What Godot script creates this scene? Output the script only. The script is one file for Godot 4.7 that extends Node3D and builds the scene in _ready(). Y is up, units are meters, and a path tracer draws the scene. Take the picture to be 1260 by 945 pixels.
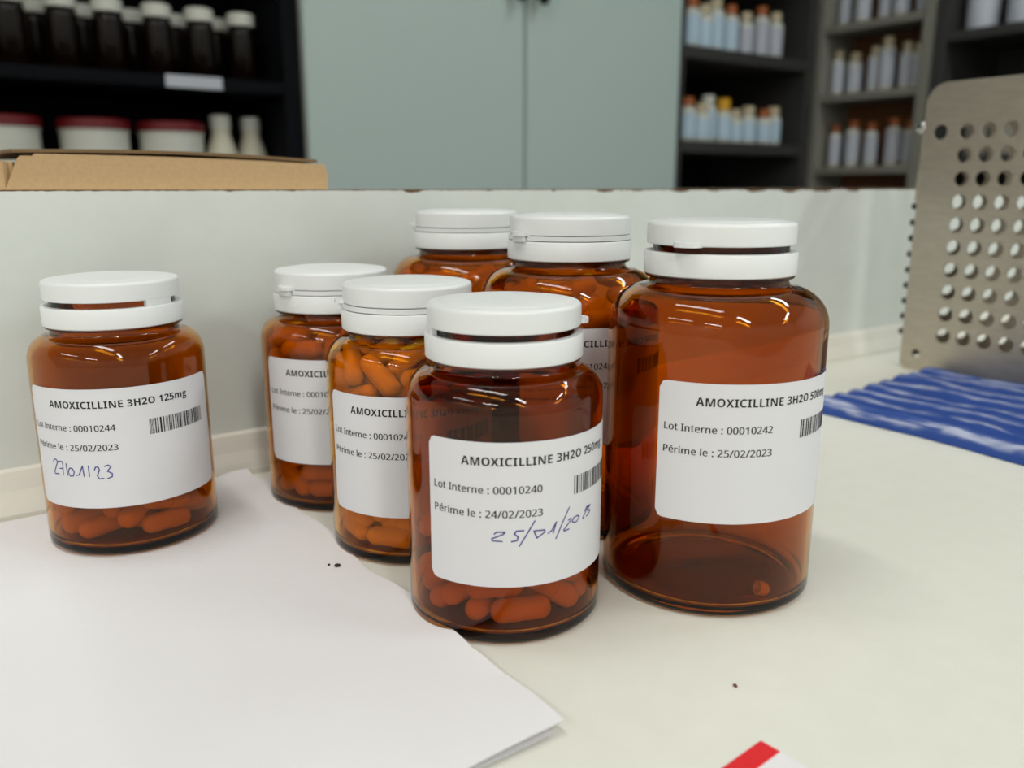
extends Node3D
# World: y up, floor at 0, bench top at TY. The bench divider runs along X, the photographer stands on its +Z side.
const TY := 0.9
const AMBER := Color(0.71, 0.29, 0.010)        # linear colour of one pass through a bottle wall

var used := {}
var mats := {}
var shared := {}


# ---------------------------------------------------------------- helpers: naming and tagging
func numbered(called: String) -> String:
	var n: int = used.get(called, 0)
	used[called] = n + 1
	return called if n == 0 else "%s_%03d" % [called, n]

func thing(called: String, label: String, category: String, at := Vector3.ZERO, turn := 0.0, group := "") -> Node3D:
	var o := Node3D.new()
	o.name = numbered(called)
	add_child(o, true)
	o.position = at
	o.rotation.y = turn
	tag(o, label, category, group)
	return o

func tag(o: Node, label: String, category := "", group := "", kind := "") -> Node:
	if label: o.set_meta("label", label)
	if category: o.set_meta("category", category)
	if group: o.set_meta("group", group)
	if kind: o.set_meta("kind", kind)
	return o

func obj(called: String, m: Mesh, material: Material, parent: Node = null, at := Vector3.ZERO) -> MeshInstance3D:
	var o := MeshInstance3D.new()
	o.name = numbered(called) if parent == null else called
	o.mesh = m
	o.material_override = material
	o.position = at
	(self if parent == null else parent).add_child(o, true)
	return o

func struct(called: String, m: Mesh, material: Material, label: String, parent: Node = null, at := Vector3.ZERO) -> MeshInstance3D:
	var o := obj(called, m, material, parent, at)
	if parent == null:
		tag(o, label, called.split("_")[0], "", "structure")
	return o


# ---------------------------------------------------------------- helpers: materials
func mat(key: String, c: Color, rough := 0.6, metal := 0.0, spec := 0.5) -> StandardMaterial3D:
	if mats.has(key):
		return mats[key]
	var m := StandardMaterial3D.new()
	m.resource_name = key
	m.albedo_color = c
	m.roughness = rough
	m.metallic = metal
	m.metallic_specular = spec
	mats[key] = m
	return m

func noise_tex(sd: int, freq: float, lo: Color, hi: Color, size := 512, oct := 4) -> NoiseTexture2D:
	var n := FastNoiseLite.new()
	n.seed = sd
	n.frequency = freq
	n.fractal_octaves = oct
	var t := NoiseTexture2D.new()
	t.width = size
	t.height = size
	t.seamless = true
	t.noise = n
	var g := Gradient.new()
	g.set_color(0, lo)
	g.set_color(1, hi)
	t.color_ramp = g
	return t

func grained(m: StandardMaterial3D, t: Texture2D, scale: Vector3) -> StandardMaterial3D:
	m.albedo_texture = t
	m.uv1_triplanar = true
	m.uv1_world_triplanar = true
	m.uv1_scale = scale
	return m

func relief(m: StandardMaterial3D, t: Texture2D, cm: float) -> StandardMaterial3D:
	m.heightmap_enabled = true
	m.heightmap_texture = t
	m.heightmap_scale = cm
	return m

func glass(key: String, linear_color: Color, rough := 0.0) -> StandardMaterial3D:
	var c := linear_color.linear_to_srgb()
	c.a = 0.0
	var m := mat(key, c, rough, 0.0, 0.5)
	m.transparency = BaseMaterial3D.TRANSPARENCY_ALPHA
	m.refraction_enabled = true
	m.refraction_scale = 0.038
	return m


# ---------------------------------------------------------------- helpers: shapes
func begin() -> SurfaceTool:
	var st := SurfaceTool.new()
	st.begin(Mesh.PRIMITIVE_TRIANGLES)
	return st

func vert(st: SurfaceTool, p: Vector3, n: Vector3) -> void:
	st.set_normal(n)
	st.add_vertex(p)

# a triangle with one flat normal that looks along «out»
func tri(st: SurfaceTool, a: Vector3, b: Vector3, c: Vector3, out: Vector3) -> void:
	var n := (c - a).cross(b - a)
	if n.length() < 1e-14:
		return
	n = n.normalized()
	if n.dot(out) < 0.0:
		n = -n
		var k := b
		b = c
		c = k
	vert(st, a, n)
	vert(st, b, n)
	vert(st, c, n)

func quad(st: SurfaceTool, a: Vector3, b: Vector3, c: Vector3, d: Vector3, out: Vector3) -> void:
	tri(st, a, b, c, out)
	tri(st, a, c, d, out)

# a box with chamfered edges
func add_box(st: SurfaceTool, c: Vector3, s: Vector3, b := 0.002) -> void:
	var h := s / 2.0
	b = minf(b, minf(h.x, minf(h.y, h.z)) * 0.9)
	var v := func(sx: int, sy: int, sz: int, axis: int) -> Vector3:
		var p := Vector3(sx * (h.x - b), sy * (h.y - b), sz * (h.z - b))
		p[axis] = [sx, sy, sz][axis] * h[axis]
		return c + p
	var pm := [-1, 1]
	for s1 in pm:
		quad(st, v.call(s1, -1, -1, 0), v.call(s1, 1, -1, 0), v.call(s1, 1, 1, 0), v.call(s1, -1, 1, 0), Vector3(s1, 0, 0))
		quad(st, v.call(-1, s1, -1, 1), v.call(1, s1, -1, 1), v.call(1, s1, 1, 1), v.call(-1, s1, 1, 1), Vector3(0, s1, 0))
		quad(st, v.call(-1, -1, s1, 2), v.call(1, -1, s1, 2), v.call(1, 1, s1, 2), v.call(-1, 1, s1, 2), Vector3(0, 0, s1))
		for s2 in pm:
			quad(st, v.call(s1, s2, -1, 0), v.call(s1, s2, 1, 0), v.call(s1, s2, 1, 1), v.call(s1, s2, -1, 1), Vector3(s1, s2, 0))
			quad(st, v.call(s1, -1, s2, 0), v.call(s1, 1, s2, 0), v.call(s1, 1, s2, 2), v.call(s1, -1, s2, 2), Vector3(s1, 0, s2))
			quad(st, v.call(-1, s1, s2, 1), v.call(1, s1, s2, 1), v.call(1, s1, s2, 2), v.call(-1, s1, s2, 2), Vector3(0, s1, s2))
			for s3 in pm:
				tri(st, v.call(s1, s2, s3, 0), v.call(s1, s2, s3, 1), v.call(s1, s2, s3, 2), Vector3(s1, s2, s3))

func box(c: Vector3, s: Vector3, b := 0.002) -> Mesh:
	var st := begin()
	add_box(st, c, s, b)
	return st.commit()

# span boxes: from one corner to the other
func span(a: Vector3, b: Vector3, bevel := 0.002) -> Mesh:
	return box((a + b) / 2.0, (b - a).abs(), bevel)

# a turned shape: «p» holds (radius, height), listed so that the outside lies to its right when it climbs
func add_lathe(st: SurfaceTool, p: Array, segs := 64, sharp := 38.0, at := Vector3.ZERO, turn := Basis()) -> void:
	var n := p.size()
	var dirs: Array[Vector2] = []
	for i in n - 1:
		var d: Vector2 = p[i + 1] - p[i]
		dirs.append(Vector2(d.y, -d.x).normalized())
	for i in n - 1:
		var n0: Vector2 = dirs[i]
		var n1: Vector2 = dirs[i]
		if i > 0 and dirs[i - 1].angle_to(dirs[i]) < deg_to_rad(sharp) and dirs[i - 1].angle_to(dirs[i]) > -deg_to_rad(sharp):
			n0 = (dirs[i - 1] + dirs[i]).normalized()
		if i < n - 2 and absf(dirs[i].angle_to(dirs[i + 1])) < deg_to_rad(sharp):
			n1 = (dirs[i] + dirs[i + 1]).normalized()
		if p[i].x < 1e-6: n0 = Vector2(0, signf(dirs[i].y))
		if p[i + 1].x < 1e-6: n1 = Vector2(0, signf(dirs[i].y))
		for j in segs:
			var s0 := sin(TAU * j / segs)
			var c0 := cos(TAU * j / segs)
			var s1 := sin(TAU * (j + 1) / segs)
			var c1 := cos(TAU * (j + 1) / segs)
			var a := Vector3(p[i].x * s0, p[i].y, p[i].x * c0)
			var b := Vector3(p[i].x * s1, p[i].y, p[i].x * c1)
			var c := Vector3(p[i + 1].x * s1, p[i + 1].y, p[i + 1].x * c1)
			var d := Vector3(p[i + 1].x * s0, p[i + 1].y, p[i + 1].x * c0)
			var na := Vector3(n0.x * s0, n0.y, n0.x * c0)
			var nb := Vector3(n0.x * s1, n0.y, n0.x * c1)
			var nc := Vector3(n1.x * s1, n1.y, n1.x * c1)
			var nd := Vector3(n1.x * s0, n1.y, n1.x * c0)
			if p[i + 1].x > 1e-7:
				for k in [[a, na], [d, nd], [c, nc]]: vert(st, at + turn * k[0], turn * k[1])
			if p[i].x > 1e-7:
				for k in [[a, na], [c, nc], [b, nb]]: vert(st, at + turn * k[0], turn * k[1])

func lathe(p: Array, segs := 64, sharp := 38.0) -> Mesh:
	var st := begin()
	add_lathe(st, p, segs, sharp)
	st.index()
	return st.commit()

func mm(list: Array) -> Array:              # pairs of millimetres to Vector2 in metres
	var out := []
	for k in range(0, list.size(), 2):
		out.append(Vector2(list[k], list[k + 1]) * 0.001)
	return out

func arc(out: Array, c: Vector2, rx: float, ry: float, a0: float, a1: float, n := 8) -> void:
	for i in n + 1:
		var a := deg_to_rad(lerpf(a0, a1, float(i) / n))
		out.append(c + Vector2(cos(a) * rx, sin(a) * ry))

# a piece of a tube wall from angle a0 to a1 (degrees from +Z towards +X)
func sector(r0: float, r1: float, y0: float, y1: float, a0: float, a1: float, n := 24) -> Mesh:
	var st := begin()
	for i in n:
		var t0 := deg_to_rad(lerpf(a0, a1, float(i) / n))
		var t1 := deg_to_rad(lerpf(a0, a1, float(i + 1) / n))
		var d0 := Vector3(sin(t0), 0, cos(t0))
		var d1 := Vector3(sin(t1), 0, cos(t1))
		var u0 := Vector3.UP * y0
		var u1 := Vector3.UP * y1
		for k in [[d0 * r1 + u0, d0], [d0 * r1 + u1, d0], [d1 * r1 + u1, d1], [d0 * r1 + u0, d0], [d1 * r1 + u1, d1], [d1 * r1 + u0, d1]]: vert(st, k[0], k[1])
		for k in [[d0 * r0 + u0, -d0], [d1 * r0 + u1, -d1], [d0 * r0 + u1, -d0], [d0 * r0 + u0, -d0], [d1 * r0 + u0, -d1], [d1 * r0 + u1, -d1]]: vert(st, k[0], k[1])
		quad(st, d0 * r0 + u1, d1 * r0 + u1, d1 * r1 + u1, d0 * r1 + u1, Vector3.UP)
		quad(st, d0 * r0 + u0, d1 * r0 + u0, d1 * r1 + u0, d0 * r1 + u0, Vector3.DOWN)
		if i == 0: quad(st, d0 * r0 + u0, d0 * r0 + u1, d0 * r1 + u1, d0 * r1 + u0, -d1 + d0)
		if i == n - 1: quad(st, d1 * r0 + u0, d1 * r0 + u1, d1 * r1 + u1, d1 * r1 + u0, d1 - d0)
	return st.commit()

# a flat outline (x, y) pulled out along z from z0 to z1
func add_prism(st: SurfaceTool, outline: PackedVector2Array, z0: float, z1: float, frame := Transform3D()) -> void:
	var idx := Geometry2D.triangulate_polygon(outline)
	var p3 := func(v: Vector2, z: float) -> Vector3: return frame * Vector3(v.x, v.y, z)
	for k in range(0, idx.size(), 3):
		tri(st, p3.call(outline[idx[k]], z1), p3.call(outline[idx[k + 1]], z1), p3.call(outline[idx[k + 2]], z1), frame.basis.z)
		tri(st, p3.call(outline[idx[k]], z0), p3.call(outline[idx[k + 1]], z0), p3.call(outline[idx[k + 2]], z0), -frame.basis.z)
	var ccw := not Geometry2D.is_polygon_clockwise(outline)
	for k in outline.size():
		var a := outline[k]
		var b := outline[(k + 1) % outline.size()]
		var d := (b - a).normalized()
		var out := Vector2(d.y, -d.x) if ccw else Vector2(-d.y, d.x)
		quad(st, p3.call(a, z0), p3.call(b, z0), p3.call(b, z1), p3.call(a, z1), frame.basis * Vector3(out.x, out.y, 0))

func prism(outline: PackedVector2Array, z0: float, z1: float, frame := Transform3D()) -> Mesh:
	var st := begin()
	add_prism(st, outline, z0, z1, frame)
	return st.commit()

func add_tube(st: SurfaceTool, a: Vector3, b: Vector3, r: float, segs := 12) -> void:
	var d := (b - a).normalized()
	var s := d.cross(Vector3.UP if absf(d.y) < 0.9 else Vector3.RIGHT).normalized()
	var turn := Basis(s, d, s.cross(d))
	var l := (b - a).length()
	add_lathe(st, [Vector2(0, 0), Vector2(r * 0.85, 0), Vector2(r, r * 0.15), Vector2(r, l - r * 0.15), Vector2(r * 0.85, l), Vector2(0, l)], segs, 50.0, a, turn)

func tube(a: Vector3, b: Vector3, r: float, segs := 12) -> Mesh:
	var st := begin()
	add_tube(st, a, b, r, segs)
	return st.commit()


# ---------------------------------------------------------------- print bent round a bottle
func font(bold: bool) -> SystemFont:
	var key := "bold" if bold else "plain"
	if not shared.has(key):
		var f := SystemFont.new()
		f.font_names = PackedStringArray(["Droid Sans"])
		f.font_weight = 700 if bold else 400
		shared[key] = f
	return shared[key]

# the line of type from x0 to x1 (mm along the label from its left edge), cap height «cap», baseline at height y (mm), onto radius r
func add_print(st: SurfaceTool, words: String, bold: bool, x0: float, x1: float, y: float, cap: float, r: float, half: float) -> void:
	var tm := TextMesh.new()
	tm.text = words
	tm.font = font(bold)
	tm.font_size = 64
	tm.pixel_size = 0.01
	tm.depth = 0.0
	tm.curve_step = 4.0
	tm.horizontal_alignment = HORIZONTAL_ALIGNMENT_LEFT
	tm.vertical_alignment = VERTICAL_ALIGNMENT_BOTTOM
	var arr := tm.surface_get_arrays(0)
	var v: PackedVector3Array = arr[Mesh.ARRAY_VERTEX]
	var idx = arr[Mesh.ARRAY_INDEX]
	var order: PackedInt32Array = idx if idx != null and idx.size() > 0 else PackedInt32Array(range(v.size()))
	var lo := Vector2(1e9, 1e9)
	var hi := -lo
	for p in v:
		lo = lo.min(Vector2(p.x, p.y))
		hi = hi.max(Vector2(p.x, p.y))
	# height of the capitals and place of the baseline in the font's own units
	var caps := TextMesh.new()
	caps.text = "H"
	caps.font = font(bold)
	caps.font_size = 64
	caps.pixel_size = 0.01
	caps.depth = 0.0
	caps.horizontal_alignment = HORIZONTAL_ALIGNMENT_LEFT
	caps.vertical_alignment = VERTICAL_ALIGNMENT_BOTTOM
	var hb := caps.get_aabb()
	var sx := (x1 - x0) * 0.001 / (hi.x - lo.x)
	var sy := cap * 0.001 / hb.size.y
	for k in range(0, order.size(), 3):
		var q := []
		for e in 3:
			var p := v[order[k + e]]
			var a := (x0 * 0.001 + (p.x - lo.x) * sx) / r - half
			q.append(Vector3(sin(a) * r, y * 0.001 + (p.y - hb.position.y) * sy, cos(a) * r))
		var out: Vector3 = q[0] * Vector3(1, 0, 1)
		tri(st, q[0], q[1], q[2], out)

# a pen stroke as a ribbon
func add_stroke(st: SurfaceTool, pts: Array, w: float, r: float) -> void:
	for k in pts.size() - 1:
		var a: Vector2 = pts[k]
		var b: Vector2 = pts[k + 1]
		var d := (b - a).normalized()
		a -= d * w * 0.3
		b += d * w * 0.3
		var s := Vector2(-d.y, d.x) * w / 2.0
		var on := func(p: Vector2) -> Vector3: return Vector3(sin(p.x / r) * r, p.y, cos(p.x / r) * r)
		var steps := 3
		for e in steps:
			var p := a.lerp(b, float(e) / steps)
			var q := a.lerp(b, float(e + 1) / steps)
			quad(st, on.call(p - s), on.call(q - s), on.call(q + s), on.call(p + s), on.call(p) * Vector3(1, 0, 1))

# sticky label with round corners: width w and height h in mm, bottom at y0
func label_shape(r: float, w: float, h: float, y0: float) -> Mesh:
	var st := begin()
	var n := 72
	var cr := 2.4
	var top := PackedVector2Array()
	var bot := PackedVector2Array()
	for i in n + 1:
		var x := w * i / n
		var e := minf(x, w - x)
		var cut := 0.0 if e >= cr else cr - sqrt(maxf(0.0, cr * cr - (cr - e) * (cr - e)))
		top.append(Vector2(x, y0 + h - cut))
		bot.append(Vector2(x, y0 + cut))
	var r1 := r + 0.00009
	var at := func(v: Vector2, rad: float) -> Vector3:
		var a := (v.x - w / 2.0) * 0.001 / r
		return Vector3(sin(a) * rad, v.y * 0.001, cos(a) * rad)
	for i in n:
		for side in [[r1, 1.0], [r, -1.0]]:
			var q := [at.call(bot[i], side[0]), at.call(bot[i + 1], side[0]), at.call(top[i + 1], side[0]), at.call(top[i], side[0])]
			var nn := []
			for p in q: nn.append((p * Vector3(1, 0, 1)).normalized() * side[1])
			var ord := [0, 3, 2, 0, 2, 1] if side[1] > 0 else [0, 2, 3, 0, 1, 2]
			for k in ord: vert(st, q[k], nn[k])
		quad(st, at.call(top[i], r), at.call(top[i + 1], r), at.call(top[i + 1], r1), at.call(top[i], r1), Vector3.UP)
		quad(st, at.call(bot[i], r), at.call(bot[i + 1], r), at.call(bot[i + 1], r1), at.call(bot[i], r1), Vector3.DOWN)
	quad(st, at.call(bot[0], r), at.call(bot[0], r1), at.call(top[0], r1), at.call(top[0], r), Vector3(-1, 0, 0))
	quad(st, at.call(bot[n], r), at.call(bot[n], r1), at.call(top[n], r1), at.call(top[n], r), Vector3(1, 0, 0))
	return st.commit()


# ---------------------------------------------------------------- the pill bottles
func bottle_glass(big: bool) -> Mesh:
	var key := "glass_big" if big else "glass_small"
	if shared.has(key):
		return shared[key]
	var r := 35.85 if big else 31.2
	var neck := 104.2 if big else 81.0       # where the shoulder has reached the neck
	var sh := 13.5 if big else 10.0          # height of the shoulder
	var rim := 122.0 if big else 98.0
	var nr := 22.6
	var wall := 1.5
	var o := [Vector2(0, 2.2), Vector2(12, 2.0), Vector2(22, 1.3), Vector2(r - 4.8, 0.25), Vector2(r - 3.8, 0.0), Vector2(r - 2.9, 0.12)]
	arc(o, Vector2(r - 2.9, 3.05), 2.9, 2.9, -75, 0, 8)
	o.append(Vector2(r, (neck - sh) * 0.5))
	arc(o, Vector2(nr + 1.2, neck - sh), r - nr - 1.2, sh - 1.0, 0, 86, 16)
	for p in [[nr + 0.35, neck - 0.5], [nr, neck + 0.5], [nr, neck + 1.7], [nr + 1.5, neck + 2.0], [nr + 1.7, neck + 2.7], [nr + 1.5, neck + 3.4], [nr - 0.6, neck + 3.9], [nr - 0.6, rim - 0.6], [nr - 1.1, rim]]: o.append(Vector2(p[0], p[1]))
	var ir := r - wall
	for p in [[nr - 2.2, rim], [nr - 2.8, rim - 0.6], [nr - 2.8, neck + 0.6]]: o.append(Vector2(p[0], p[1]))
	var inner := []
	arc(inner, Vector2(nr - 0.6, neck - sh), ir - nr + 0.6, sh - 2.6, 82, 0, 16)
	o.append_array(inner)
	o.append(Vector2(ir, (neck - sh) * 0.5))
	arc(o, Vector2(ir - 3.6, 6.4), 3.6, 3.6, 0, -80, 8)
	for p in [[22.0, 3.1], [12.0, 3.8], [0.0, 4.0]]: o.append(Vector2(p[0], p[1]))
	for k in o.size(): o[k] *= 0.001
	shared[key] = lathe(o, 128, 60.0)
	return shared[key]

# (radius inside, metres) at a height above the bottle's foot: what the capsules may fill
func inside(big: bool, y: float) -> float:
	var r := 0.0336 if big else 0.0290
	var sh0 := 0.0895 if big else 0.0700
	var sh := 0.0135 if big else 0.0100
	if y <= sh0:
		return r
	var t := minf((y - sh0) / sh, 1.0)
	return lerpf(0.0200, r, sqrt(maxf(0.0, 1.0 - t * t)))

func cap_parts(b: Node3D, big: bool, opened: bool, tab: float, hinge: float) -> void:
	var y0 := 107.0 if big else 83.7
	var white: StandardMaterial3D = mats["white plastic"]
	if not shared.has("collar"):
		shared["collar"] = lathe(mm([22.3, 0.0, 24.2, 0.0, 24.7, 0.4, 24.75, 6.9, 24.4, 7.4, 22.2, 7.5, 22.3, 0.0]), 96)
		var l := mm([22.2, 0.0, 23.6, 0.0, 23.95, 0.35, 23.95, 5.7])
		arc(l, Vector2(0.02255, 0.0057), 0.0014, 0.0014, 15, 84, 6)
		l.append_array(mm([20.8, 7.15, 20.3, 7.2, 19.7, 7.5, 18.0, 7.75, 10.0, 7.95, 0.0, 8.0]))
		l.append_array(mm([0.0, 5.6, 22.2, 5.6, 22.2, 0.0]))
		shared["lid"] = lathe(l, 96)
	obj("collar", shared["collar"], white, b, Vector3(0, y0 * 0.001, 0))
	var cap := obj("lid", shared["lid"], white, b, Vector3(0, (y0 + 9.7) * 0.001, 0))
	# the lip for the thumb, standing off the lower rim of the lid
	var ta := deg_to_rad(tab)
	var lip := begin()
	var fr := Transform3D(Basis(Vector3.UP, ta), Vector3.ZERO)
	var o := PackedVector2Array([Vector2(-4.6, 23.0), Vector2(-4.4, 24.8), Vector2(-3.2, 26.3), Vector2(-1.2, 27.0), Vector2(1.2, 27.0), Vector2(3.2, 26.3), Vector2(4.4, 24.8), Vector2(4.6, 23.0)])
	for k in o.size(): o[k] *= 0.001
	add_prism(lip, o, -0.0002, 0.0013, fr * Transform3D(Basis(Vector3.RIGHT, Vector3.BACK, Vector3.UP), Vector3.ZERO))
	obj("thumb_tab", lip.commit(), white, cap)
	if opened:
		obj("hinge", sector(0.0222, 0.0241, (y0 + 7.2) * 0.001, (y0 + 9.9) * 0.001, hinge - 14, hinge + 14, 12), white, b)
	else:
		obj("tear_band", sector(0.0222, 0.0244, (y0 + 7.75) * 0.001, (y0 + 9.45) * 0.001, tab + 9, tab + 351, 90), white, b)
		obj("tear_tab", sector(0.0222, 0.0258, (y0 + 7.3) * 0.001, (y0 + 9.5) * 0.001, tab - 8, tab + 8, 8), white, b)

func pill_bottle(text: Dictionary) -> Node3D:
	var big: bool = text.big
	var at := Vector3(text.x, TY + text.get("lift", 0.0), text.z)
	var bearing := atan2(-at.x, -at.z)
	var b := thing("pill_bottle", text.label, "bottle", at, bearing, "amber bottles on the bench")
	var ink: StandardMaterial3D = mats["black print"]
	obj("glass_body", bottle_glass(big), mats[text.get("glass", "amber glass")], b)
	cap_parts(b, big, text.opened, text.tab, text.get("hinge", 0.0))
	var r := (35.85 if big else 31.2) * 0.001 + 0.00006
	var y0: float = text.y0
	var w := 77.0
	var h := 44.5
	var l := obj("paper_label", label_shape(r, w, h, y0), mats["label paper"], b)
	l.rotation.y = deg_to_rad(text.turn)
	var rp := r + 0.00014
	var half := w * 0.0005 / rp
	var lines := [["AMOXICILLINE 3H2O " + text.strength, true, 11.6, 63.0, y0 + h - 7.0, 2.55], ["Lot Interne : " + text.lot, false, 1.9, 35.6, y0 + h - 15.4, 2.25], ["Périme le : " + text.until, false, 1.9, 35.8, y0 + h - 22.7, 2.25]]
	for k in lines:
		var st := begin()
		add_print(st, k[0], k[1], k[2], k[3], k[4], k[5], rp, half)
		if not k[1]: add_print(st, k[0], k[1], k[2] + 0.10, k[3] + 0.10, k[4], k[5], rp + 0.00001, half)
		obj("printed_text", st.commit(), ink, l)
	var bars := begin()
	var rng := RandomNumberGenerator.new()
	rng.seed = int(text.lot)
	var x := 47.0
	while x < 71.0:
		var bw := 0.22 + 0.22 * rng.randi_range(0, 2)
		var a0 := rad_to_deg(x * 0.001 / rp - half)
		var a1 := rad_to_deg(minf(x + bw, 71.3) * 0.001 / rp - half)
		var d0 := Vector3(sin(deg_to_rad(a0)) * rp, 0, cos(deg_to_rad(a0)) * rp)
		var d1 := Vector3(sin(deg_to_rad(a1)) * rp, 0, cos(deg_to_rad(a1)) * rp)
		var u0 := Vector3.UP * (y0 + h - 18.4) * 0.001
		var u1 := Vector3.UP * (y0 + h - 12.6) * 0.001
		quad(bars, d0 + u0, d1 + u0, d1 + u1, d0 + u1, d0)
		x += bw + 0.24 + 0.16 * rng.randi_range(0, 2)
	obj("barcode", bars.commit(), ink, l)
	if text.has("pen"):
		var pen := begin()
		for s in text.pen:
			var pts := []
			for k in range(0, s.size(), 2):
				pts.append(Vector2((text.pen_x + s[k] * text.pen_sx) * 0.001 - w * 0.0005, (text.pen_y - s[k + 1] * text.pen_sy) * 0.001))
			add_stroke(pen, pts, 0.00042, rp)
		obj("handwritten_date", pen.commit(), mats["blue ink"], l)
	return b


# ---------------------------------------------------------------- capsules: dropped, then pushed apart until they rest
func pack(n: int, big: bool, top: float, core: float, sd: int) -> Array:
	var rng := RandomNumberGenerator.new()
	rng.seed = sd
	var half := 0.0057
	var rad := 0.0038
	var p: Array[Vector3] = []
	var q: Array[Vector3] = []
	for i in n:
		var rr := 0.03 if big else 0.025
		var a := rng.randf() * TAU
		var d := sqrt(rng.randf_range(pow(maxf(core, 0.0) / rr, 2), 1.0)) * (rr - 0.005)
		var c := Vector3(sin(a) * d, 0.008 + (top - 0.008) * float(i) / n * 1.25, cos(a) * d)
		var t := Vector3(rng.randfn(), rng.randfn() * 0.45, rng.randfn()).normalized() * half
		p.append(c - t)
		q.append(c + t)
	var near: Array = []
	for it in 300:
		if it % 8 == 0:
			near.clear()
			for i in n:
				var ci := (p[i] + q[i]) * 0.5
				for j in range(i + 1, n):
					if ci.distance_squared_to((p[j] + q[j]) * 0.5) < 0.00055:
						near.append(Vector2i(i, j))
		var fall := 0.00022 if it < 200 else 0.0
		for i in n:
			p[i].y -= fall
			q[i].y -= fall
		for e in near:
			var i: int = e.x
			var j: int = e.y
			var c := Geometry3D.get_closest_points_between_segments(p[i] * 1000.0, q[i] * 1000.0, p[j] * 1000.0, q[j] * 1000.0)
			c[0] *= 0.001
			c[1] *= 0.001
			var d := c[1] - c[0]
			var l := d.length()
			var want := 2.0 * rad + 0.00015
			if l < want:
				if l < 1e-6:
					d = Vector3(rng.randfn(), rng.randfn(), rng.randfn()).normalized()
					l = 1e-6
				else:
					d /= l
				var push := d * (want - l) * 0.5
				var ti := clampf((c[0] - p[i]).dot(q[i] - p[i]) / (4 * half * half), 0, 1)
				var tj := clampf((c[1] - p[j]).dot(q[j] - p[j]) / (4 * half * half), 0, 1)
				p[i] -= push * (1.4 - 1.0 * ti)
				q[i] -= push * (0.4 + 1.0 * ti)
				p[j] += push * (1.4 - 1.0 * tj)
				q[j] += push * (0.4 + 1.0 * tj)
		for i in n:
			for s in 2:
				var v := p[i] if s == 0 else q[i]
				v.y = clampf(v.y, 0.0046 + rad, top - rad)
				var m := inside(big, v.y + rad * 0.6) - rad - 0.0002
				if v.y < 0.010:
					m -= (0.010 - v.y) * 0.6
				var f := Vector2(v.x, v.z)
				if f.length() > m:
					f = f.normalized() * m
				elif core > 0.0 and f.length() < core + rad:
					f = f.normalized() * (core + rad)
				v.x = f.x
				v.z = f.y
				if s == 0: p[i] = v
				else: q[i] = v
			var c2 := (p[i] + q[i]) * 0.5
			var t2 := (q[i] - p[i]).normalized() * half
			p[i] = c2 - t2
			q[i] = c2 + t2
	var out := []
	for i in n:
		out.append([p[i], q[i]])
	return out

func capsule_mesh() -> Mesh:
	if not shared.has("capsule"):
		var o := []
		var rc := 0.0038
		var rb := 0.0036
		arc(o, Vector2(0, -0.0057), rb, rb, -90, 0, 6)
		o.append(Vector2(rb, 0.0008))
		o.append(Vector2(rc, 0.0009))
		arc(o, Vector2(0, 0.0057), rc, rc, 0, 90, 6)
		o[0].x = 0.0
		o[o.size() - 1].x = 0.0
		shared["capsule"] = lathe(o, 20, 50.0)
	return shared["capsule"]

func fill(b: Node3D, list: Array, label: String, group: String, seen: Callable) -> void:
	for c in list:
		var mid: Vector3 = (c[0] + c[1]) * 0.5
		if not seen.call(mid):
			continue
		var o := obj("capsule", capsule_mesh(), mats["capsule"])
		var d: Vector3 = (c[1] - c[0]).normalized()
		var s := d.cross(Vector3.UP if absf(d.y) < 0.9 else Vector3.RIGHT).normalized()
		o.transform = b.transform * Transform3D(Basis(s, d, s.cross(d)), mid)
		tag(o, label, "capsule", group)


# ---------------------------------------------------------------- small bottles on the far shelves
func shelf_bottle(called: String, label: String, group: String, at: Vector3, r: float, h: float, body: Material, cap: Material, cap_h: float, cap_share: float, wrap: Material = null, turn := 0.0) -> Node3D:
	var b := thing(called, label, "bottle", at, turn, group)
	var key := "shelf %.4f %.4f %.4f %.3f" % [r, h, cap_h, cap_share]
	if not shared.has(key):
		var hb := h - cap_h
		var nr := r * cap_share * 0.86
		var o := [Vector2(0, 0), Vector2(r * 0.92, 0), Vector2(r, r * 0.08)]
		arc(o, Vector2(nr, hb - r * 0.55), r - nr, r * 0.40, 0, 84, 6)
		o.append_array([Vector2(nr, hb - r * 0.1), Vector2(nr, hb + cap_h * 0.5), Vector2(0, hb + cap_h * 0.5)])
		shared[key] = lathe(o, 28, 50.0)
		var cr := r * cap_share
		shared[key + "cap"] = lathe([Vector2(nr, hb), Vector2(cr, hb), Vector2(cr, h - cr * 0.12), Vector2(cr * 0.88, h), Vector2(0, h)], 28, 40.0)
		shared[key + "wrap"] = sector(r + 0.0001, r + 0.0005, h * 0.10, hb - r * 0.75, -150, 150, 30)
	obj("body", shared[key], body, b)
	obj("cap", shared[key + "cap"], cap, b)
	if wrap:
		obj("label", shared[key + "wrap"], wrap, b)
	return b


# ---------------------------------------------------------------- the scene
func _ready() -> void:
	setup_view()
	setup_materials()
	build_room()
	build_bench()
	build_background()
	build_steel_rack()
	build_mat()
	build_papers()
	build_bottles()


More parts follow.
